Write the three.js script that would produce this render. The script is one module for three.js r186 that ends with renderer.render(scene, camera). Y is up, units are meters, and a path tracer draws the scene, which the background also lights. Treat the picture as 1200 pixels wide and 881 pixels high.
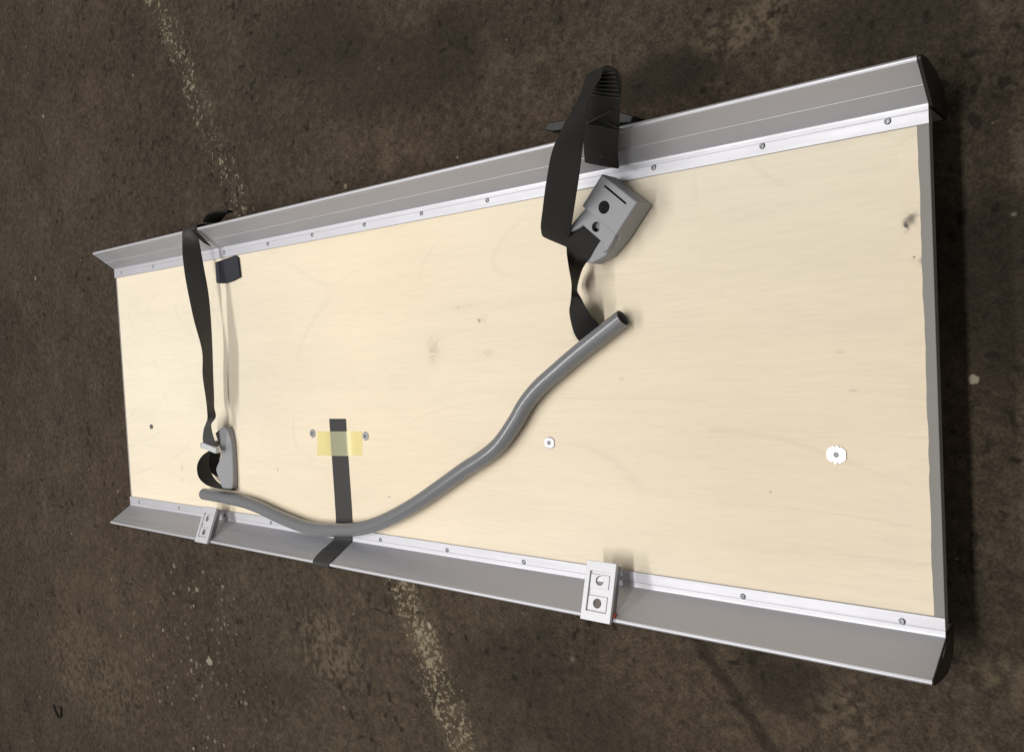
import * as THREE from 'three';
import { RectAreaLightUniformsLib } from 'three/addons/lights/RectAreaLightUniformsLib.js';
import { RoundedBoxGeometry } from 'three/addons/geometries/RoundedBoxGeometry.js';
import { mergeGeometries } from 'three/addons/utils/BufferGeometryUtils.js';

// ---------------------------------------------------------------- camera, light, exposure
const scene = new THREE.Scene();
const H = 0.09;                                     // height of the board's upper plane above the floor
const camera = new THREE.PerspectiveCamera(49.3, 1024 / 751, 0.05, 40);
camera.position.set(1.2267, 1.0962 + H, -0.0601);
camera.up.set(0.01753, -0.06078, -0.998);           // the phone was held sideways
camera.lookAt(1.2267 - 0.62138, 1.0962 + H - 0.78265, -0.0601 + 0.03675);
const renderer = new THREE.WebGLRenderer({ antialias: true });
renderer.setSize(1024, 751);
renderer.toneMapping = THREE.LinearToneMapping;
renderer.toneMappingExposure = 1.0;
renderer.shadowMap.enabled = true;
RectAreaLightUniformsLib.init();
scene.background = new THREE.Color().setRGB(0.235, 0.222, 0.205);   // the workshop's dim surroundings
const LAMPS = [                                     // long fluorescent fittings hung across the workshop: x, y, z, length, width, radiance
  [-2.2, 4.0, 0.15, 3.4, 0.28, 32.5],
  [0.12, 4.0, 0.15, 3.4, 0.28, 30.5],
];

// ---------------------------------------------------------------- helpers
let seed = 7;
const rnd = () => { seed = (seed * 1664525 + 1013904223) >>> 0; return seed / 4294967296; };
const TB = new Float32Array(65536); for (let i = 0; i < 65536; i++) TB[i] = rnd();
function vn(x, y) {                                 // value noise, 0..1
  const xi = Math.floor(x), yi = Math.floor(y); let fx = x - xi, fy = y - yi;
  fx = fx * fx * (3 - 2 * fx); fy = fy * fy * (3 - 2 * fy);
  const x0 = xi & 255, x1 = (xi + 1) & 255, y0 = (yi & 255) << 8, y1 = ((yi + 1) & 255) << 8;
  const a = TB[y0 | x0], b = TB[y0 | x1], c = TB[y1 | x0], d = TB[y1 | x1];
  return a + (b - a) * fx + (c - a) * fy + (a - b - c + d) * fx * fy;
}
const fbm = (x, y, o) => { let s = 0, a = 0.5, n = 0; for (let i = 0; i < o; i++) { s += a * vn(x + i * 17.3, y + i * 9.1); n += a; a *= 0.5; x *= 2.03; y *= 2.03; } return s / n; };
const sm = (a, b, x) => { x = Math.min(1, Math.max(0, (x - a) / (b - a))); return x * x * (3 - 2 * x); };
const mix = (a, b, t) => a + (b - a) * t;
function tex(w, h, fn, srgb) {                      // fn(u, v) -> [r, g, b] 0..255 with v running upward
  const d = new Uint8Array(w * h * 4);
  for (let j = 0; j < h; j++) for (let i = 0; i < w; i++) {
    const c = fn((i + 0.5) / w, (j + 0.5) / h), k = (j * w + i) * 4;
    d[k] = Math.max(0, Math.min(255, c[0])); d[k + 1] = Math.max(0, Math.min(255, c[1])); d[k + 2] = Math.max(0, Math.min(255, c[2])); d[k + 3] = 255;
  }
  const t = new THREE.DataTexture(d, w, h); t.magFilter = THREE.LinearFilter; t.minFilter = THREE.LinearMipmapLinearFilter; t.generateMipmaps = true;
  t.wrapS = t.wrapT = THREE.RepeatWrapping; if (srgb) t.colorSpace = THREE.SRGBColorSpace; t.needsUpdate = true; return t;
}
const used = {};
const numbered = (n) => { used[n] = (used[n] ?? -1) + 1; return used[n] ? n + '_' + String(used[n]).padStart(3, '0') : n; };
function thing(name, label, category, at, group) {  // at: the thing's base in board coordinates (y measured from the board's upper plane)
  const o = new THREE.Group(); o.name = numbered(name); o.position.set(at[0], at[1] + H, at[2]); scene.add(o);
  o.userData = { label, category }; if (group) o.userData.group = group; o.at = at; return o;
}
function part(name, geo, mat, parent, label) {      // geometry in board coordinates
  let at = parent.at; for (let p = parent; !at; p = p.parent) at = p.parent.at;
  geo = geo.clone().translate(-at[0], -at[1], -at[2]);
  const m = new THREE.Mesh(geo, mat); m.name = name; m.castShadow = m.receiveShadow = true; if (label) m.userData.label = label;
  parent.add(m); return m;
}
const V = (a) => new THREE.Vector3(a[0], a[1], a[2]);
function ribbon(rows, th = 0.0016, seg = 10, across = 6, cup = 0) {   // rows: left edge, right edge, left, right ... ; a strap with thickness
  const l = [], r = []; for (let i = 0; i < rows.length; i += 2) { l.push(V(rows[i])); r.push(V(rows[i + 1])); }
  const cl = new THREE.CatmullRomCurve3(l), cr = new THREE.CatmullRomCurve3(r), n = (l.length - 1) * seg;
  const P = [], U = []; let len = 0, last = null;
  for (let i = 0; i <= n; i++) {
    const a = cl.getPoint(i / n), b = cr.getPoint(i / n), c = a.clone().lerp(b, 0.5);
    if (last) len += c.distanceTo(last); last = c;
    const row = []; for (let k = 0; k <= across; k++) row.push(a.clone().lerp(b, k / across)); P.push(row); U.push(len);
  }
  const N = P.map((row, i) => row.map((p, k) => {
    const t = P[Math.min(n, i + 1)][k].clone().sub(P[Math.max(0, i - 1)][k]), w = row[across].clone().sub(row[0]);
    return t.cross(w).normalize();
  }));
  if (cup) P.forEach((row, i) => row.forEach((p, k) => { const s = (k / across) * 2 - 1; p.addScaledVector(N[i][k], cup * (s * s - 0.4)); }));
  const pos = [], uv = [], idx = [], W = 0.05;
  for (const s of [1, -1]) for (let i = 0; i <= n; i++) for (let k = 0; k <= across; k++) {
    const e = k === 0 || k === across ? 0.55 : 1, p = P[i][k].clone().addScaledVector(N[i][k], s * th * 0.5 * e);
    pos.push(p.x, p.y, p.z); uv.push(U[i], (k / across) * W);
  }
  const S = (n + 1) * (across + 1), id = (s, i, k) => s * S + i * (across + 1) + k;
  for (let i = 0; i < n; i++) for (let k = 0; k < across; k++) {
    idx.push(id(0, i, k), id(0, i + 1, k), id(0, i, k + 1), id(0, i + 1, k), id(0, i + 1, k + 1), id(0, i, k + 1));
    idx.push(id(1, i, k), id(1, i, k + 1), id(1, i + 1, k), id(1, i + 1, k), id(1, i, k + 1), id(1, i + 1, k + 1));
  }
  for (let i = 0; i < n; i++) {
    idx.push(id(0, i, 0), id(1, i, 0), id(0, i + 1, 0), id(1, i, 0), id(1, i + 1, 0), id(0, i + 1, 0));
    idx.push(id(0, i, across), id(0, i + 1, across), id(1, i, across), id(1, i, across), id(0, i + 1, across), id(1, i + 1, across));
  }
  for (const i of [0, n]) for (let k = 0; k < across; k++) idx.push(id(0, i, k), id(0, i, k + 1), id(1, i, k), id(1, i, k), id(0, i, k + 1), id(1, i, k + 1));
  const g = new THREE.BufferGeometry(); g.setAttribute('position', new THREE.Float32BufferAttribute(pos, 3)); g.setAttribute('uv', new THREE.Float32BufferAttribute(uv, 2));
  g.setIndex(idx); g.computeVertexNormals(); return g;
}
function poly(pts, holes = []) {
  const s = new THREE.Shape(pts.map((p) => new THREE.Vector2(p[0], p[1])));
  for (const h of holes) s.holes.push(h); return s;
}
const circle = (x, y, r) => new THREE.Path().absarc(x, y, r, 0, Math.PI * 2, true);
const slot = (x0, x1, y0, y1) => new THREE.Path([[x0, y0], [x0, y1], [x1, y1], [x1, y0]].map((p) => new THREE.Vector2(p[0], p[1])));
function slab(shape, y0, y1, frame, bevel = 0, segs = 2) {             // plan shape (u, v) raised from y0 to y1; frame: origin and directions of u and v
  const g = new THREE.ExtrudeGeometry(shape, { depth: y1 - y0 - 2 * bevel, bevelEnabled: bevel > 0, bevelSize: bevel, bevelThickness: bevel, bevelOffset: -bevel, bevelSegments: segs, curveSegments: 20 });
  const [o, u, v] = frame;
  g.applyMatrix4(new THREE.Matrix4().makeBasis(new THREE.Vector3(u[0], 0, u[1]), new THREE.Vector3(v[0], 0, v[1]), new THREE.Vector3(0, 1, 0)));
  return g.translate(o[0], y0 + bevel, o[1]);
}
const PLAN = [[0, 0], [1, 0], [0, -1]];             // u = +x, v = -z
const planPts = (pts) => pts.map((p) => [p[0], -p[1]]);
const box = (x0, x1, y0, y1, z0, z1, r = 0) => (r ? new RoundedBoxGeometry(x1 - x0, y1 - y0, z1 - z0, 2, r) : new THREE.BoxGeometry(x1 - x0, y1 - y0, z1 - z0)).translate((x0 + x1) / 2, (y0 + y1) / 2, (z0 + z1) / 2);

// ---------------------------------------------------------------- materials
const std = (o) => new THREE.MeshStandardMaterial({ side: THREE.DoubleSide, ...o });
const lin = (r, g, b) => new THREE.Color().setRGB(r, g, b);
const L = 2.0275, A = 0.325;                        // board length, half width to the rail bends
const brushT = tex(512, 128, (u, v) => { const k = 128 + 90 * (fbm(u * 6, v * 128, 2) - 0.5) + 30 * (vn(u * 40, v * 90) - 0.5); return [k, k, k]; });
const scuffT = tex(1024, 256, (u, v) => { const k = 255 * (0.80 + 0.20 * fbm(u * 9, v * 60, 3) * 0.6 + 0.14 * (fbm(u * 26 + 4, v * 14, 3) - 0.3)); return [k, k, k]; });
const M = {};
M.alu = std({ color: lin(0.57, 0.57, 0.605), metalness: 0.85, roughness: 0.64, roughnessMap: scuffT, bumpMap: brushT, bumpScale: 0.00006 });
M.bracketAlu = std({ color: lin(0.60, 0.60, 0.63), metalness: 0.5, roughness: 0.55 });
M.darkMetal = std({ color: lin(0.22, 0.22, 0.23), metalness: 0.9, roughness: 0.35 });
M.rivet = std({ color: lin(0.27, 0.27, 0.28), metalness: 0.9, roughness: 0.3 });
M.zincDull = std({ color: lin(0.40, 0.40, 0.42), metalness: 0.85, roughness: 0.42 });
M.zinc = std({ color: lin(0.72, 0.72, 0.73), metalness: 0.6, roughness: 0.32 });
M.blackPlastic = std({ color: lin(0.012, 0.012, 0.012), roughness: 0.5 });
M.bore = std({ color: lin(0.20, 0.20, 0.21), metalness: 0.7, roughness: 0.5 });
M.greyPlastic = std({ color: lin(0.25, 0.255, 0.275), roughness: 0.48 });
M.palePlastic = std({ color: lin(0.52, 0.53, 0.56), roughness: 0.4 });
M.edge = std({ color: lin(0.25, 0.24, 0.225), roughness: 0.8 });
M.bareSteel = std({ color: lin(0.2, 0.19, 0.18), roughness: 0.6, metalness: 0.5 });
M.added_pad = std({ color: lin(0.055, 0.052, 0.05), roughness: 0.95 });
M.paint = std({ color: lin(0.185, 0.189, 0.20), roughness: 0.24, metalness: 0.1 });
M.red = std({ color: lin(0.30, 0.05, 0.03), roughness: 0.6 });
const weaveT = tex(64, 64, (u, v) => { const a = 0.5 + 0.5 * Math.sin((u * 8 + v * 4) * 6.2832), b = 0.5 + 0.5 * Math.sin(v * 16 * 6.2832); const k = 60 + 110 * a * 0.6 + 70 * b * 0.4 + 30 * rnd(); return [k, k, k]; });
weaveT.repeat.set(60, 60);
M.web = new THREE.MeshPhysicalMaterial({ side: THREE.DoubleSide, specularIntensity: 0.6, color: lin(0.010, 0.0095, 0.009), roughness: 0.7, bumpMap: weaveT, bumpScale: 0.0006 });
M.webGrey = std({ color: lin(0.036, 0.035, 0.036), roughness: 0.7, bumpMap: weaveT, bumpScale: 0.0006 });
M.stitch = std({ color: lin(0.016, 0.0155, 0.015), roughness: 0.6 });
M.tab = std({ color: lin(0.021, 0.023, 0.032), roughness: 0.85, bumpMap: weaveT, bumpScale: 0.0006 });
M.tape = new THREE.MeshPhysicalMaterial({ color: lin(0.985, 0.97, 0.77), roughness: 0.34, transmission: 0.84, thickness: 0, side: THREE.DoubleSide });
M.wire = std({ color: lin(0.01, 0.008, 0.006), roughness: 0.6, metalness: 0.3 });

// plywood face: pale rotary-cut veneer, long faint growth figure, three sheets of slightly different tone, a few smudges
const smudges = [[0.9906, -0.190, 0.0065, 0.006, 0.6, 11], [0.984, -0.182, 0.003, 0.005, 0.95, 5], [1.002, -0.138, 0.007, 0.004, 0.35, 8], [0.992, -0.143, 0.0012, 0.0012, 0.7, 2],
  [0.1727, -0.060, 0.014, 0.022, 0.15, 14], [0.2863, -0.1068, 0.003, 0.003, 0.6, 3], [0.298, -0.108, 0.008, 0.006, 0.07, 6], [-0.735, 0.205, 0.002, 0.007, 0.35, 4], [-0.738, 0.235, 0.002, 0.005, 0.25, 4], [0.49, -0.075, 0.006, 0.010, 0.25, 6], [0.245, -0.135, 0.02, 0.003, 0.15, 6], [0.3, -0.05, 0.012, 0.006, 0.10, 6], [0.90, -0.03, 0.008, 0.0015, 0.11, 4], [0.915, 0.02, 0.006, 0.002, 0.1, 4], [0.57, 0.0, 0.004, 0.003, 0.1, 4], [-0.33, 0.19, 0.0015, 0.004, 0.4, 3], [0.03, 0.225, 0.002, 0.0015, 0.5, 2], [0.80, 0.16, 0.0015, 0.0015, 0.5, 2]];
const woodT = tex(2048, 704, (u, v) => {
  const x = (u - 0.5) * L, z = (0.5 - v) * 2 * A;
  const sheet = x > 0.978 ? 2 : x > 0.711 ? 1 : 0;
  const wx = x * 1.6 + sheet * 7.7, wz = z + 0.02 * (fbm(x * 2.2 + sheet * 3, z * 3, 2) - 0.5);
  let k = 1 + 0.024 * (fbm(wx * 1.3, wz * 46, 3) - 0.5) + 0.035 * (fbm(x * 30, z * 420, 2) - 0.5) + 0.07 * (fbm(x * 2.4 + 5, z * 4.5, 3) - 0.5);
  const field = fbm(x * 0.9 + sheet * 5.1 + 2, z * 3.1 + 4, 2) * 9;                    // growth figure: thin contour lines of a slow field
  const c = field - Math.floor(field), line = Math.exp(-Math.pow((c - 0.5) / 0.028, 2)) * sm(0.35, 0.7, fbm(x * 5, z * 9 + 8, 2));
  k -= 0.026 * line;
  let fleck = vn(x * 260, z * 900); k -= fleck > 0.93 ? 0.035 * (fleck - 0.93) / 0.07 : 0;
  const warm = (fbm(x * 1.5 + 9, z * 2.3, 2) - 0.5) * 0.05 + [0, 0.002, 0.006][sheet];
  let r = 228 * k * (1 + warm * 0.2), g = 216 * k * (1 - warm * 0.6), b = 193.5 * k * (1 - warm * 1.6);
  for (const s of smudges) {
    const dx = (x - s[0]) / s[2], dz = (z - s[1]) / s[3], q = dx * dx + dz * dz;
    if (q < 6) { const m = Math.exp(-q * 0.9) * s[4] * sm(0.2, 0.62, fbm(x * 190 + s[5], z * 190, 3)); r = mix(r, 46, m); g = mix(g, 42, m); b = mix(b, 36, m); }
  }
  return [r, g, b];
}, true);
const woodB = tex(512, 512, (u, v) => { const k = 128 + 100 * (fbm(u * 16, v * 256, 2) - 0.5); return [k, k, k]; }); woodB.repeat.set(4, 1.3);
M.wood = std({ map: woodT, roughness: 0.62, bumpMap: woodB, bumpScale: 0.0001 });
M.woodSide = std({ color: lin(0.45, 0.36, 0.24), roughness: 0.8 });

// ---------------------------------------------------------------- workshop floor
const specks = []; for (let i = 0; i < 900; i++) { const s = rnd(); specks.push([-3 + 5 * rnd(), -1.9 + 3.8 * rnd(), 0.0012 + 0.005 * Math.pow(s, 9), 0.25 + 0.6 * rnd(), rnd() * 6.28, 0.5 + rnd()]); }
for (let i = 0; i < 260; i++) { const t = rnd(), q = rnd(); specks.push([-0.9 + 0.5 * (rnd() + rnd() - 1), 0.5 + 0.5 * t, 0.0015 + 0.005 * q * q, 0.15 + 0.35 * rnd(), rnd() * 6.28, 0.5 + rnd()]); }
specks.push([-0.884, -0.282, 0.008, 0.8, 1.4, 0.6], [-0.857, 0.56, 0.009, 0.6, 0.6, 0.7], [-0.817, 0.754, 0.013, 0.7, 0.3, 0.8], [-1.35, 0.6, 0.008, 0.6, 2.2, 0.5]);
const cell = {}; for (const s of specks) { const r = s[2] * 2; for (let i = Math.floor((s[0] - r) * 20); i <= Math.floor((s[0] + r) * 20); i++) for (let j = Math.floor((s[1] - r) * 20); j <= Math.floor((s[1] + r) * 20); j++) (cell[i + ',' + j] ??= []).push(s); }
const soft = [[0.752, -0.507, 0.07, 0.03, 0.5], [0.80, -0.53, 0.03, 0.02, 0.35], [-0.30, 0.62, 0.10, 0.09, 0.35], [0.86, 0.50, 0.05, 0.05, 0.35], [-1.55, 0.95, 0.35, 0.16, 0.22], [0.3, -0.75, 0.2, 0.03, 0.22], [1.06, 0.40, 0.05, 0.03, 0.3]];
const oilAndShade = [[0.62, -0.47, 0.09, 0.035, 0.5], [-0.2, -0.75, 0.18, 0.1, 0.28], [1.07, -0.1, 0.08, 0.12, 0.35], [0.3, 0.6, 0.25, 0.12, 0.25], [0.78, 0.47, 0.07, 0.05, 0.35], [-0.45, 0.75, 0.1, 0.05, 0.2], [0.05, -0.62, 0.3, 0.1, 0.28], [-1.1, -0.2, 0.06, 0.3, 0.15], [0.95, -0.48, 0.12, 0.06, 0.3]];  // oil stains, plus shade painted on the floor past the board's right end
const LD = (() => { const d = [0.977, 1.746], n = Math.hypot(...d); return [d[0] / n, d[1] / n]; })();
function floorColor(x, z) {
  const big = fbm(x * 1.3 + 3, z * 1.3 + 8, 3), mid = fbm(x * 11, z * 11 + 31, 3), fine = fbm(x * 95, z * 95, 3), grit = vn(x * 430, z * 430), red = fbm(x * 3.1 + 40, z * 3.1, 2);
  let k = 1 + 0.30 * (big - 0.5) + 0.18 * (mid - 0.5) + 0.44 * (fine - 0.5) + 0.42 * (grit - 0.5);
  const rw = (red - 0.5) * 0.07;
  let r = 64 * k * (1 + rw * 0.5), g = 55.5 * k * (1 - rw * 0.2), b = 46 * k * (1 - rw * 0.5);
  const pit = fbm(x * 60 + 11, z * 60, 2) + 0.25 * (mid - 0.5); if (pit < 0.25) { const m = sm(0.25, 0.10, pit) * 0.35; r *= 1 - m; g *= 1 - m; b *= 1 - m; }
  const dust = fbm(x * 48 + 71, z * 48 + 5, 3) + 0.5 * (mid - 0.5); if (dust > 0.66) { const m = sm(0.66, 0.86, dust) * 0.11; r = mix(r, 130, m); g = mix(g, 120, m); b = mix(b, 104, m); }
  for (const s of oilAndShade) { const dx = (x - s[0]) / s[2], dz = (z - s[1]) / s[3], q = dx * dx + dz * dz; if (q < 4) { const m = s[4] * sm(1.6, 0.1, q * (0.45 + 1.1 * mid)) * (0.65 + 0.5 * fine); r = mix(r, 24, m); g = mix(g, 21, m); b = mix(b, 18, m); } }
  for (const s of soft) { const dx = (x - s[0]) / s[2], dz = (z - s[1]) / s[3], q = dx * dx + dz * dz; if (q < 4) { const m = 0.7 * s[4] * sm(1.8, 0, q * (0.4 + 1.2 * mid)) * sm(0.3, 0.7, fine); r = mix(r, 142, m); g = mix(g, 130, m); b = mix(b, 105, m); } }
  // worn painted lane line: only flakes of it are left
  const px = x + 0.877, pz = z + 1.036, along = px * LD[0] + pz * LD[1], off = px * LD[1] - pz * LD[0] - 0.012 * Math.sin(along * 5), hw = 0.044 + 0.016 * (fbm(along * 8, 3, 2) - 0.5) + 0.012 * (fine - 0.5);
  if (Math.abs(off) < 0.085) {
    const band = sm(hw + 0.016, hw - 0.016, Math.abs(off)), lower = sm(1.1, 1.7, along);
    const flake = fbm(x * 150, z * 150 + 7, 2) * 0.62 + grit * 0.20 + fbm(x * 22 + 3, z * 22, 2) * 0.22, need = mix(0.585, 0.535, lower) - 0.03 * sm(0.45, 0.95, along) + 0.10 * Math.abs(off) / 0.05;
    const m = band * sm(need - 0.05, need + 0.16, flake) * mix(0.68, 0.60, lower);
    r = mix(r, 172, m); g = mix(g, 163, m); b = mix(b, 136, m);
    const film = band * mix(0.07, 0.20, lower) * sm(0.25, 0.7, mid); r = mix(r, 124, film); g = mix(g, 113, film); b = mix(b, 90, film);
  }
  // an old crack filled with oil
  const cx = x - (0.63 + (z - 0.41) * 0.72 + 0.02 * (fbm(z * 14, 2, 2) - 0.5)), cm = sm(0.022, 0.004, Math.abs(cx)) * sm(0.30, 0.42, z) * sm(0.75, 0.55, z) * (0.3 + 0.6 * sm(0.3, 0.6, mid)); r *= 1 - 0.32 * cm; g *= 1 - 0.32 * cm; b *= 1 - 0.32 * cm;
  const lst = cell[Math.floor(x * 20) + ',' + Math.floor(z * 20)];
  if (lst) for (const s of lst) {
    const dx = x - s[0], dz = z - s[1], ca = Math.cos(s[4]), sa = Math.sin(s[4]), q = Math.hypot((dx * ca + dz * sa) / s[2], (dz * ca - dx * sa) / (s[2] * s[5])) + 1.7 * (fine - 0.5) + 0.5 * (grit - 0.5);
    if (q < 1.1) { const m = s[3] * sm(1.1, 0.6, q); r = mix(r, 168, m); g = mix(g, 160, m); b = mix(b, 142, m); }
  }
  return [r, g, b];
}
const floorBump = tex(512, 512, (u, v) => { const k = 128 + 150 * (fbm(u * 32, v * 32, 4) - 0.5) + 60 * (vn(u * 230, v * 230) - 0.5); return [k, k, k]; });
const floor = new THREE.Group(); floor.name = 'floor'; floor.userData.kind = 'structure'; scene.add(floor);
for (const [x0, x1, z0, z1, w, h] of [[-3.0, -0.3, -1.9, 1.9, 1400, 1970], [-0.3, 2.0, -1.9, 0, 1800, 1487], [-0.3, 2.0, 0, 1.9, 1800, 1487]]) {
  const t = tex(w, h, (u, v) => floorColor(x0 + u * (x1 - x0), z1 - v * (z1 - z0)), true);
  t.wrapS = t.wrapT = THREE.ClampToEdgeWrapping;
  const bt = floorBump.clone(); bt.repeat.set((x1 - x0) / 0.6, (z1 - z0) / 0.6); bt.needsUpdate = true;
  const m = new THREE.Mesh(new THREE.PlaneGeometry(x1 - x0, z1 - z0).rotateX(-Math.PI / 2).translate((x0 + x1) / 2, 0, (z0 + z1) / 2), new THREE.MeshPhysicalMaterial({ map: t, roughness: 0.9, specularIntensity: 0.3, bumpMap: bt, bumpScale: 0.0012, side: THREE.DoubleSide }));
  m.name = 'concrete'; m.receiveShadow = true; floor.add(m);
}

// ---------------------------------------------------------------- lamps of the workshop, outside the picture
for (const [x, y, z, len, wid, rad] of LAMPS) {
  const o = thing('ceiling_lamp', 'long white fluorescent ceiling lamp hung above the board', 'lamp', [x, y - H, z], 'fluorescent ceiling lamps');
  part('housing', box(x - wid / 2 - 0.02, x + wid / 2 + 0.02, y - H + 0.01, y - H + 0.07, z - len / 2 - 0.02, z + len / 2 + 0.02, 0.008), std({ color: lin(0.7, 0.7, 0.7), roughness: 0.5 }), o);
  const tube = part('diffuser', box(x - wid / 2, x + wid / 2, y - H, y - H + 0.01, z - len / 2, z + len / 2), std({ color: lin(0.8, 0.8, 0.8), emissive: lin(1, 0.97, 0.93), emissiveIntensity: 2 }), o);
  const light = new THREE.RectAreaLight(lin(1, 0.985, 0.96), rad, wid, len);
  light.position.set(0, -0.012, 0); light.rotation.x = -Math.PI / 2; light.castShadow = true; o.add(light);
}

// ---------------------------------------------------------------- the bed board
const board = thing('bed_board', 'long pale plywood bed board with raised aluminium side rails on dark floor', 'board', [0, -H, 0]);
{
  const g = box(-L / 2 + 0.006, L / 2 - 0.0105, -0.033, -0.003, -A + 0.005, A - 0.005);
  const p = g.attributes.position, uv = g.attributes.uv; for (let i = 0; i < p.count; i++) uv.setXY(i, p.getX(i) / L + 0.5, 0.5 - p.getZ(i) / (2 * A));
  part('plywood_sheet', g, M.wood, board);
  const wavy = [[L / 2, A - 0.006], [L / 2, -A + 0.006]]; for (let i = 0; i <= 60; i++) { const z = -A + 0.006 + (2 * A - 0.012) * i / 60; wavy.push([L / 2 - 0.0128 + 0.0016 * (fbm(z * 9, 1, 2) - 0.5) + 0.002 * (fbm(z * 60, 5, 2) - 0.5) + 0.002 * z, z]); }
  part('edge_band', slab(poly(planPts(wavy)), -0.020, -0.0015, PLAN, 0.0006, 1), M.edge, board, 'grey band along the wide end of the plywood');
  part('added_pad', box(-L / 2 + 0.02, L / 2 - 0.03, -0.0896, -0.0335, -A + 0.006, A - 0.006, 0.004), M.added_pad, board);  // unseen dark pad added under the plywood to stop light leaking below it
  part('edge_band', box(-L / 2, -L / 2 + 0.0058, -0.032, -0.0026, -A + 0.006, A - 0.006, 0.001), M.edge, board);
}
// side rail section: o outward, y up; flat flange on the plywood, wing rising outward, rounded back down to the floor
function section(ridge, deep, ox, uy) {                // ox, uy: how far the wing runs out and up
  const s = [[-0.0246, -0.0027], [-0.0246, -0.0006], [-0.024, 0], [-0.0098, 0], [-0.0094, -0.0005], [-0.0088, -0.0005], [-0.0084, 0], [-0.0035, 0], [-0.0008, 0.0004], [0.0008, 0.0018]];
  const sx = ox - 0.0385, sy = uy - 0.054, f = (t, d = 0) => [ox * t - d * 0.8, uy * t + d * 0.58];
  if (ridge) s.push(f(0.435), f(0.44, 0.0007), f(0.455, 0.0007), f(0.46));
  s.push(f(0.91), f(0.955));
  for (const q of [[0.0378, 0.0543], [0.0391, 0.0560], [0.0409, 0.0570], [0.0428, 0.0571], [0.0446, 0.0562], [0.0458, 0.0543], [0.0466, 0.0510], [0.0485, 0.038], [0.0495, 0.020]]) s.push([q[0] + sx, q[1] + sy * Math.max(0, q[1] / 0.057)]);
  for (const q of [[0.049, 0], [0.046, -0.03], [0.040, -0.058], [0.028, -0.078], [0.010, -0.0885], [-0.003, -0.0895], [-0.0045, -0.086]]) s.push([q[0] + sx * (q[0] > 0.03 ? 1 : 0), q[1] * deep]);
  s.push([-0.0045, -0.0027]);
  return s;
}
function sweep(sec, len) { return new THREE.ExtrudeGeometry(poly(sec), { depth: len, bevelEnabled: false }); }
const rivetG = new THREE.LatheGeometry([[0, 0.0005], [0.0014, 0.0005], [0.0017, 0.0015], [0.0026, 0.0017], [0.0036, 0.0012], [0.0043, 0.0001]].map((p) => new THREE.Vector2(...p)), 18);
const coreG = new THREE.CylinderGeometry(0.0014, 0.0014, 0.0006, 12);
for (const side of [-1, 1]) {
  const shape = side < 0 ? [1, 0.0362, 0.0515] : [0.5, 0.0330, 0.0545];
  const raked = (g) => { if (side > 0) { const p = g.attributes.position; for (let i = 0; i < p.count; i++) if (p.getX(i) > 0.5 && p.getY(i) > 0) p.setX(i, p.getX(i) - 0.085 * p.getY(i)); } return g; };   // lower rail is cut at a slight rake
  const turn = (g, x0) => (side < 0 ? g.rotateY(Math.PI / 2).translate(x0, 0, -A) : g.rotateY(-Math.PI / 2).translate(-x0, 0, A));
  const g = turn(sweep(section(side < 0, ...shape), L), -L / 2); raked(g);
  const p = g.attributes.position, uv = g.attributes.uv; for (let i = 0; i < p.count; i++) uv.setXY(i, p.getX(i) * 0.7, (p.getZ(i) + p.getY(i)) * 6);
  const rail = part('side_rail', g, M.alu, board);
  const xs = side < 0 ? [-0.973, -0.806, -0.643, -0.481, -0.311, -0.156, 0.006, 0.163, 0.322, 0.474, 0.644, 0.809, 0.968] : [-0.962, -0.757, -0.552, -0.364, -0.18, 0.0, 0.181, 0.361, 0.552, 0.755, 0.965];
  for (const x of xs) {
    const at = [x, 0, side * 0.3125], rv = part('rivet', rivetG.clone().translate(...at), M.rivet, rail);
    part('rivet', coreG.clone().translate(at[0], 0.0004, at[2]), M.darkMetal, rail).name = 'rivet_core';
  }
  // black plastic plugs in the rail ends
  const capS = section(false, ...shape).filter((q) => q[0] > -0.002 || (q[0] > -0.005 && q[1] < -0.001)).map((q) => [q[0] * 1.0, q[1] > 0.05 ? q[1] - 0.0006 : q[1]]);
  const d = side < 0 ? 0.004 : 0.0012;
  part('end_cap', side < 0 ? turn(sweep(capS, d), L / 2 + 0.0002) : raked(sweep(capS, d).rotateY(-Math.PI / 2).translate(L / 2 + 0.0002 + d, 0, A)), M.blackPlastic, rail);
}
// threaded inserts in the plywood
function teeNut(x, z, rx, rz, hole, mat, notch) {
  const pts = []; for (let i = 0; i < 48; i++) { const a = i / 48 * Math.PI * 2; let r = 1; if (notch) { const c = Math.abs(Math.sin(a)); r = 1 / Math.max(Math.abs(Math.cos(a)) * 1.0, Math.abs(Math.cos(a - 1.05)), Math.abs(Math.cos(a + 1.05))); r = Math.min(r, 1.06); if (c > 0.86 && (i % 4 === 1)) r *= 0.78; } pts.push([Math.cos(a) * rx * r, Math.sin(a) * rz * r]); }
  const o = part('threaded_insert', slab(poly(pts, [circle(0, 0, hole)]), -0.003, -0.0012, [[x, z], [1, 0], [0, -1]], 0.0004, 1), mat, board);
  part('bore', new THREE.CylinderGeometry(hole * 1.02, hole * 1.02, 0.0006, 16).translate(x, -0.0026, z), M.bore, o);
}
teeNut(0.891, 0.1043, 0.0125, 0.0118, 0.0036, M.zinc, true);
teeNut(0.4268, 0.1041, 0.0102, 0.0100, 0.0032, M.zincDull, true);
teeNut(-0.0294, 0.1056, 0.0085, 0.0085, 0.0040, M.zincDull, true);
teeNut(-0.1976, 0.1049, 0.0085, 0.0085, 0.0040, M.zincDull, true);
teeNut(-0.8743, 0.1045, 0.0075, 0.0062, 0.0040, M.rivet, false);
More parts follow.
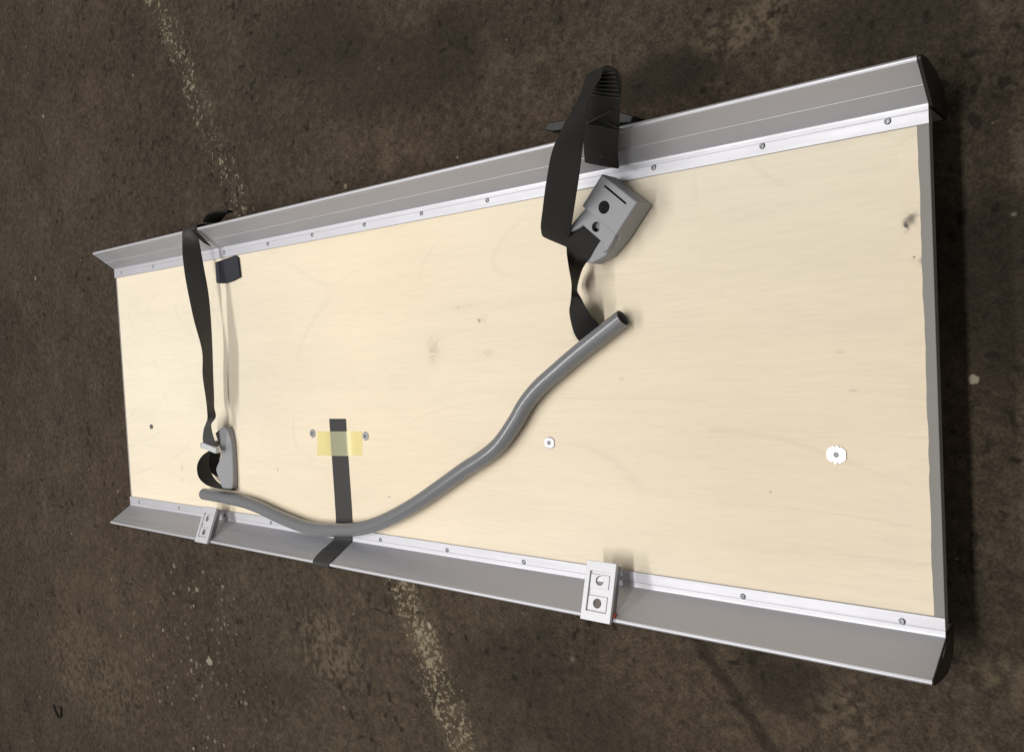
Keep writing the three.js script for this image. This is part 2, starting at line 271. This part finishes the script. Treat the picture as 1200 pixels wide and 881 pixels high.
// aluminium brackets clamped over the lower rail
function bracket(x, zIn, yIn, zOut, yOut, wid) {           // plate from its inner end over the plywood up to its outer end past the lip
  const w = wid / 2, l = Math.hypot(zOut - zIn, yOut - yIn) / 2, tilt = Math.atan2(yOut - yIn, zOut - zIn);
  const put = (shape, y0, y1, bevel) => slab(shape, y0, y1, [[0, 0], [1, 0], [0, -1]], bevel, 1).rotateX(-tilt).translate(x, (yIn + yOut) / 2, (zIn + zOut) / 2);   // v runs inward
  const quad = (a, b, c, d) => [[a, c], [b, c], [b, d], [a, d]];
  const base = part('mounting_bracket', put(poly(quad(-w, w, -l, l), [circle(0, l * 0.36, w * 0.27), circle(0, -l * 0.40, w * 0.27)]), -0.0028, 0, 0.0004), M.bracketAlu, board);
  part('frame', put(poly(quad(-w, w, -l, l), [slot(-w * 0.68, w * 0.68, -l * 0.68, l * 0.66)]), 0.0002, 0.0034, 0.0005), M.bracketAlu, base);
  part('step_plate', put(poly(quad(-w * 0.62, w * 0.62, l * 0.10, l * 0.56), [circle(0, l * 0.36, w * 0.27)]), 0.0002, 0.0022, 0.0003), M.bracketAlu, base);
  part('step_plate', put(poly(quad(-w * 0.62, w * 0.62, -l * 0.64, -l * 0.16), [circle(0, -l * 0.40, w * 0.27)]), 0.0002, 0.0022, 0.0003), M.bracketAlu, base);
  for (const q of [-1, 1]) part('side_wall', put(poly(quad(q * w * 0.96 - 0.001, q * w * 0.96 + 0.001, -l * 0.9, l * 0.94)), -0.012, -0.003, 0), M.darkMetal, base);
  return [base, put, quad, w, l];
}
{
  const [b1, put, quad, w, l] = bracket(0.5450, 0.2805, 0.036, 0.3655, 0.0635, 0.0535);
  part('rubber_pad', put(poly(quad(w * 0.72, w * 1.12, -l * 0.80, -l * 0.62)), -0.010, -0.0035, 0.001), M.red, b1, 'small red pad between bracket and rail');
  bracket(-0.5520, 0.2865, 0.032, 0.3655, 0.0635, 0.0520);
}

// ---------------------------------------------------------------- grey bent tube
{
  const c = [[-0.610, 0.262], [-0.5229, 0.2642], [-0.4429, 0.2681], [-0.3868, 0.2754], [-0.2994, 0.2929], [-0.2021, 0.3055], [-0.0945, 0.2989], [-0.0322, 0.2884], [0.0292, 0.269], [0.117, 0.2298], [0.1987, 0.1848], [0.2517, 0.1548], [0.293, 0.1336], [0.3323, 0.1082], [0.3709, 0.0678], [0.3934, 0.0390], [0.4233, 0.0113], [0.4662, -0.018], [0.5064, -0.0441], [0.5499, -0.0703], [0.5885, -0.0933]];
  const r = 0.0142, curve = new THREE.CatmullRomCurve3(c.map((q, i) => new THREE.Vector3(q[0], i < 3 ? 0.0145 : 0.0150, q[1])));
  const t = thing('bent_tube', 'grey painted metal tube bent in a long curve, lying across the plywood', 'tube', [0.117, 0.0015, 0.2298]);
  const body = part('tube_wall', new THREE.TubeGeometry(curve, 260, r, 28, false), M.paint, t);
  const inner = new THREE.TubeGeometry(curve, 260, r - 0.0018, 28, false); part('tube_bore', inner, M.paint, t);
  const rim = (k) => { const p = curve.getPoint(k), d = curve.getTangent(k); const g = new THREE.RingGeometry(r - 0.0019, r, 28); g.lookAt(d); return g.translate(p.x, p.y, p.z); };
  part('rim', rim(1), M.paint, t); part('rim', rim(0), M.paint, t);
}

// ---------------------------------------------------------------- belt with the flat-lying big buckle
{
  const b = thing('long_belt', 'black webbing belt arching up from the rail into a grey buckle with slot and holes', 'belt', [0.58, 0, -0.30]);
  const rows = [[0.538, 0.022, -0.338], [0.596, 0.020, -0.319], [0.567, 0.062, -0.358], [0.621, 0.062, -0.340], [0.595, 0.100, -0.374], [0.647, 0.100, -0.354], [0.627, 0.145, -0.388], [0.676, 0.145, -0.371], [0.648, 0.175, -0.396], [0.697, 0.175, -0.382],
    [0.663, 0.190, -0.402], [0.711, 0.208, -0.389], [0.658, 0.194, -0.400], [0.704, 0.223, -0.394], [0.644, 0.184, -0.388], [0.689, 0.213, -0.385], [0.621, 0.169, -0.374], [0.665, 0.201, -0.372], [0.592, 0.155, -0.357], [0.642, 0.174, -0.355],
    [0.558, 0.135, -0.334], [0.610, 0.135, -0.335], [0.524, 0.105, -0.302], [0.581, 0.105, -0.298], [0.489, 0.070, -0.267], [0.546, 0.070, -0.258], [0.462, 0.040, -0.242], [0.518, 0.040, -0.230], [0.452, 0.018, -0.232], [0.500, 0.016, -0.212], [0.467, 0.006, -0.228], [0.510, 0.004, -0.203], [0.495, 0.003, -0.249], [0.534, 0.003, -0.213]];
  part('webbing', ribbon(rows, 0.0022, 10, 6), M.web, b);
  part('webbing', ribbon([[0.534, 0.030, -0.257], [0.575, 0.030, -0.220], [0.517, 0.031, -0.244], [0.563, 0.031, -0.209], [0.505, 0.032, -0.227], [0.553, 0.032, -0.198], [0.506, 0.036, -0.206], [0.542, 0.032, -0.185], [0.523, 0.057, -0.176], [0.515, 0.011, -0.171], [0.524, 0.053, -0.150], [0.504, 0.009, -0.145], [0.505, 0.030, -0.125], [0.528, 0.034, -0.127], [0.493, 0.017, -0.110], [0.538, 0.040, -0.114], [0.494, 0.015, -0.092], [0.541, 0.030, -0.100], [0.495, 0.008, -0.073], [0.543, 0.012, -0.086], [0.4985, -0.0018, -0.058], [0.541, -0.0016, -0.070], [0.5005, -0.0019, -0.0500], [0.540, -0.0019, -0.0640]], 0.0018, 10, 6), M.web, b);
  // doubled, sewn lower end with its screw, and the ribs of the sewn loop at the top
  part('sewn_end', ribbon([[0.5395, 0.0235, -0.3355], [0.5975, 0.0215, -0.3165], [0.566, 0.0655, -0.3545], [0.6225, 0.0655, -0.3365], [0.592, 0.101, -0.371], [0.646, 0.101, -0.351]], 0.003, 8, 6), M.web, b);
  const at = new THREE.Vector3(0.583, 0.042, -0.335), screw = new THREE.CylinderGeometry(0.0034, 0.0034, 0.004, 14).rotateX(0.9); part('screw', screw.translate(at.x, at.y, at.z), M.darkMetal, b);
  const ribs = []; for (let i = 0; i < 7; i++) { const k = i / 6, l = V([0.634, 0.157, -0.3905]).lerp(V([0.661, 0.1925, -0.4035]), k), r = V([0.683, 0.154, -0.374]).lerp(V([0.709, 0.209, -0.389]), k), up = new THREE.Vector3(0.3, 0.25, 0.6).multiplyScalar(0.0016); ribs.push(new THREE.TubeGeometry(new THREE.LineCurve3(l.add(up), r.add(up)), 2, 0.0012, 8)); }
  part('stitching', mergeGeometries(ribs), M.stitch, b);
  const seam = [[[0.594, 0.100, -0.3715], [0.66, 0.140, -0.368]], [[0.610, 0.120, -0.378], [0.650, 0.097, -0.352]]].map(([p, q]) => new THREE.TubeGeometry(new THREE.LineCurve3(V(p).add(new THREE.Vector3(0.001, 0.002, 0.003)), V(q).add(new THREE.Vector3(0.001, 0.002, 0.003))), 2, 0.0011, 6));
  part('stitching', mergeGeometries(seam), M.stitch, b);
  // hook behind the rail
  part('hook', slab(poly([[-0.072, -0.002], [-0.062, 0.008], [0.06, 0.012], [0.09, 0.002], [0.085, -0.008], [0.05, -0.004], [-0.055, -0.006]]), -0.006, 0.036, [[0.545, -0.391], [0.9945, 0.105], [0.105, -0.9945]], 0.002, 2), M.blackPlastic, b);
  // buckle
  const v = [0.742, 0.670], u = [-0.670, 0.742], fr = [[0.6134, -0.2845], u, v];
  const shell = part('buckle', slab(poly([[0.053, -0.0375], [0.053, 0.0385], [0.07, 0.0385], [0.100, 0.034], [0.122, 0.022], [0.131, 0.004], [0.127, -0.016], [0.108, -0.031], [0.08, -0.037]]), 0.002, 0.031, fr, 0.003, 3), M.greyPlastic, b);
  part('buckle_head', slab(poly([[0.004, -0.038], [0.002, 0.038], [0.060, 0.0385], [0.060, -0.038]], [slot(0.0105, 0.0185, -0.0255, 0.0265), circle(0.0395, -0.004, 0.0122)]), 0.002, 0.047, fr, 0.0025, 3), M.greyPlastic, shell);
  part('buckle_bridge', slab(poly([[0.059, -0.034], [0.059, 0.034], [0.070, 0.036], [0.088, 0.037], [0.094, 0.033], [0.088, 0.027], [0.0835, 0.025], [0.0835, -0.022], [0.092, -0.026], [0.104, -0.035], [0.098, -0.040], [0.072, -0.037]], [circle(0.0715, -0.001, 0.0098)]), 0.0305, 0.0405, fr, 0.002, 3), M.greyPlastic, shell);
  part('axle', slab(poly([[0.064, 0.004], [0.064, 0.009], [0.070, 0.009], [0.070, 0.004]]), 0.0312, 0.034, fr), M.darkMetal, shell);
}

// ---------------------------------------------------------------- belt with the small upturned buckle
{
  const b = thing('long_belt', 'black webbing belt hanging over the rail down to a small upturned grey buckle', 'belt', [-0.52, 0, -0.05]);
  part('webbing', ribbon([[-0.560, -0.03, -0.3805], [-0.508, -0.03, -0.3805], [-0.558, 0.02, -0.3795], [-0.506, 0.02, -0.3795], [-0.556, 0.050, -0.3735], [-0.504, 0.050, -0.3735], [-0.552, 0.0600, -0.364], [-0.502, 0.0585, -0.364], [-0.540, 0.069, -0.345], [-0.512, 0.045, -0.347], [-0.524, 0.080, -0.312], [-0.518, 0.037, -0.318], [-0.515, 0.083, -0.264], [-0.511, 0.036, -0.275], [-0.509, 0.082, -0.225], [-0.504, 0.034, -0.225], [-0.499, 0.077, -0.156], [-0.505, 0.031, -0.176], [-0.485, 0.070, -0.083], [-0.508, 0.030, -0.093], [-0.491, 0.069, -0.029], [-0.517, 0.027, -0.027], [-0.493, 0.064, 0.020], [-0.521, 0.026, 0.024],
    [-0.497, 0.060, 0.045], [-0.520, 0.028, 0.048], [-0.515, 0.050, 0.070], [-0.506, 0.034, 0.070], [-0.546, 0.036, 0.086], [-0.500, 0.050, 0.084], [-0.555, 0.037, 0.100], [-0.507, 0.046, 0.098], [-0.557, 0.040, 0.128], [-0.507, 0.040, 0.126], [-0.556, 0.034, 0.145], [-0.508, 0.034, 0.145]], 0.0018, 10, 6), M.webGrey, b);
  part('webbing', ribbon([[-0.520, 0.0605, -0.363], [-0.4985, 0.0605, -0.363], [-0.516, 0.050, -0.352], [-0.493, 0.047, -0.347], [-0.510, 0.034, -0.336], [-0.499, 0.022, -0.327]], 0.0018, 8, 4), M.web, b);
  part('webbing_coil', ribbon([[-0.530, 0.044, 0.150], [-0.545, 0.002, 0.160], [-0.562, 0.044, 0.165], [-0.575, 0.002, 0.172], [-0.583, 0.044, 0.188], [-0.594, 0.002, 0.192], [-0.582, 0.043, 0.213], [-0.590, 0.002, 0.216], [-0.560, 0.040, 0.230], [-0.562, 0.002, 0.235], [-0.525, 0.034, 0.238], [-0.524, 0.002, 0.242], [-0.485, 0.020, 0.2435], [-0.484, 0.002, 0.2455]], 0.0022, 10, 6), M.webGrey, b);
  part('webbing_coil', ribbon([[-0.535, 0.036, 0.155], [-0.545, 0.004, 0.163], [-0.546, 0.036, 0.180], [-0.552, 0.004, 0.184], [-0.538, 0.034, 0.203], [-0.542, 0.004, 0.205], [-0.522, 0.030, 0.212], [-0.520, 0.004, 0.215]], 0.0022, 8, 6), M.web, b);
  const out = [[-0.521, 0.109], [-0.503, 0.096], [-0.493, 0.104], [-0.486, 0.135], [-0.486, 0.186], [-0.489, 0.233], [-0.498, 0.245], [-0.512, 0.240], [-0.519, 0.217], [-0.524, 0.195], [-0.516, 0.175], [-0.510, 0.161], [-0.515, 0.134]];
  const sp = new THREE.SplineCurve(out.concat([out[0]]).map((q) => new THREE.Vector2(q[0], -q[1]))).getPoints(72); sp.pop();
  const bg = slab(new THREE.Shape(sp), -0.002, 0.031, PLAN, 0.003, 4), bp = bg.attributes.position;     // tipped on its side: the broad face slopes down
  for (let i = 0; i < bp.count; i++) bp.setY(i, -0.002 + (bp.getY(i) + 0.002) * (0.034 - 0.58 * (bp.getX(i) + 0.524)) / 0.033);
  bg.computeVertexNormals();
  const sh = part('buckle', bg, M.greyPlastic, b);
  part('buckle_bar', box(-0.031, 0.031, -0.006, 0.006, -0.007, 0.007, 0.003).rotateY(-0.19).translate(-0.526, 0.041, 0.142), M.palePlastic, sh);
  part('buckle_foot', box(-0.575, -0.560, -0.0028, 0.038, 0.132, 0.146, 0.003).rotateY(0), M.greyPlastic, sh);
  part('loose_end', ribbon([[-0.515, 0.030, -0.386], [-0.515, -0.012, -0.386], [-0.490, 0.034, -0.396], [-0.490, -0.010, -0.396], [-0.460, 0.034, -0.399], [-0.460, 0.000, -0.399], [-0.418, 0.026, -0.397], [-0.420, 0.010, -0.397]], 0.005, 8, 4), M.web, b);
}

// ---------------------------------------------------------------- short strap, tape, fabric tab, wire staple
{
  const s = thing('short_strap', 'short dark grey strap taped to plywood and run under the bent tube', 'strap', [-0.11, -0.003, 0.2]);
  part('webbing', ribbon([[-0.1385, -0.0018, 0.0726], [-0.0868, -0.0018, 0.0718], [-0.1372, -0.0018, 0.16], [-0.0862, -0.0018, 0.16], [-0.1362, -0.0018, 0.25], [-0.0848, -0.0018, 0.25], [-0.1366, -0.0014, 0.2914], [-0.0848, -0.0012, 0.2865], [-0.139, 0.0013, 0.312], [-0.085, 0.0013, 0.308], [-0.141, 0.0046, 0.3262], [-0.085, 0.0030, 0.3235], [-0.1455, 0.0352, 0.3440], [-0.0885, 0.0300, 0.3410], [-0.1445, 0.0545, 0.3560], [-0.0915, 0.0530, 0.3550], [-0.142, 0.0596, 0.3615], [-0.0925, 0.0596, 0.3612], [-0.1405, 0.0570, 0.3670], [-0.092, 0.0570, 0.3670], [-0.139, 0.046, 0.3698], [-0.090, 0.046, 0.3698], [-0.135, 0.020, 0.3715], [-0.085, 0.020, 0.3715], [-0.122, -0.03, 0.3690], [-0.072, -0.03, 0.3690]], 0.0016, 10, 4), M.webGrey, s);
  const t = ribbon([[-0.181, -0.0024, 0.0999], [-0.187, -0.0024, 0.1519], [-0.150, -0.0023, 0.0995], [-0.156, -0.0023, 0.1510], [-0.1400, -0.0008, 0.0990], [-0.1400, -0.0008, 0.1505], [-0.1360, -0.0002, 0.0988], [-0.1360, -0.0002, 0.1500], [-0.0870, -0.0002, 0.0975], [-0.0860, -0.0002, 0.1480], [-0.0830, -0.0008, 0.0972], [-0.0820, -0.0008, 0.1475], [-0.072, -0.0023, 0.0970], [-0.072, -0.0023, 0.1470], [-0.0385, -0.0024, 0.0964], [-0.0430, -0.0024, 0.1460]], 0.00025, 6, 4);
  const tp = part('yellow_tape', t, M.tape, thing('tape', 'yellow translucent tape holding the short strap to the plywood', 'tape', [-0.11, -0.003, 0.125])); tp.name = 'tape_strip';
  const f = thing('fabric_tab', 'small dark blue grey fabric tab tucked against the rail beside the hanging belt', 'tab', [-0.467, -0.003, -0.27]);
  part('tab_cloth', slab(poly(planPts([[-0.512, -0.293], [-0.470, -0.297], [-0.436, -0.300], [-0.425, -0.294], [-0.421, -0.249], [-0.450, -0.243], [-0.478, -0.240], [-0.512, -0.2425]])), -0.0028, 0.0035, PLAN, 0.0018, 3), M.tab, f);
  part('fold', box(-0.5135, -0.497, 0.0032, 0.0055, -0.2925, -0.244, 0.001), M.tab, f);
  const w = thing('wire_staple', 'small bent black wire staple lying on bare concrete', 'staple', [-1.812, -H, 1.128]);
  const cv = new THREE.CatmullRomCurve3([[-1.846, 1.116], [-1.832, 1.136], [-1.812, 1.150], [-1.795, 1.146], [-1.786, 1.130], [-1.785, 1.108]].map((q) => new THREE.Vector3(q[0], -H + 0.0035, q[1])));
  part('wire', new THREE.TubeGeometry(cv, 40, 0.0038, 8), M.wire, w);
}
scene.traverse((o) => { if (o.isMesh) { o.castShadow = true; o.receiveShadow = true; } });
renderer.render(scene, camera);
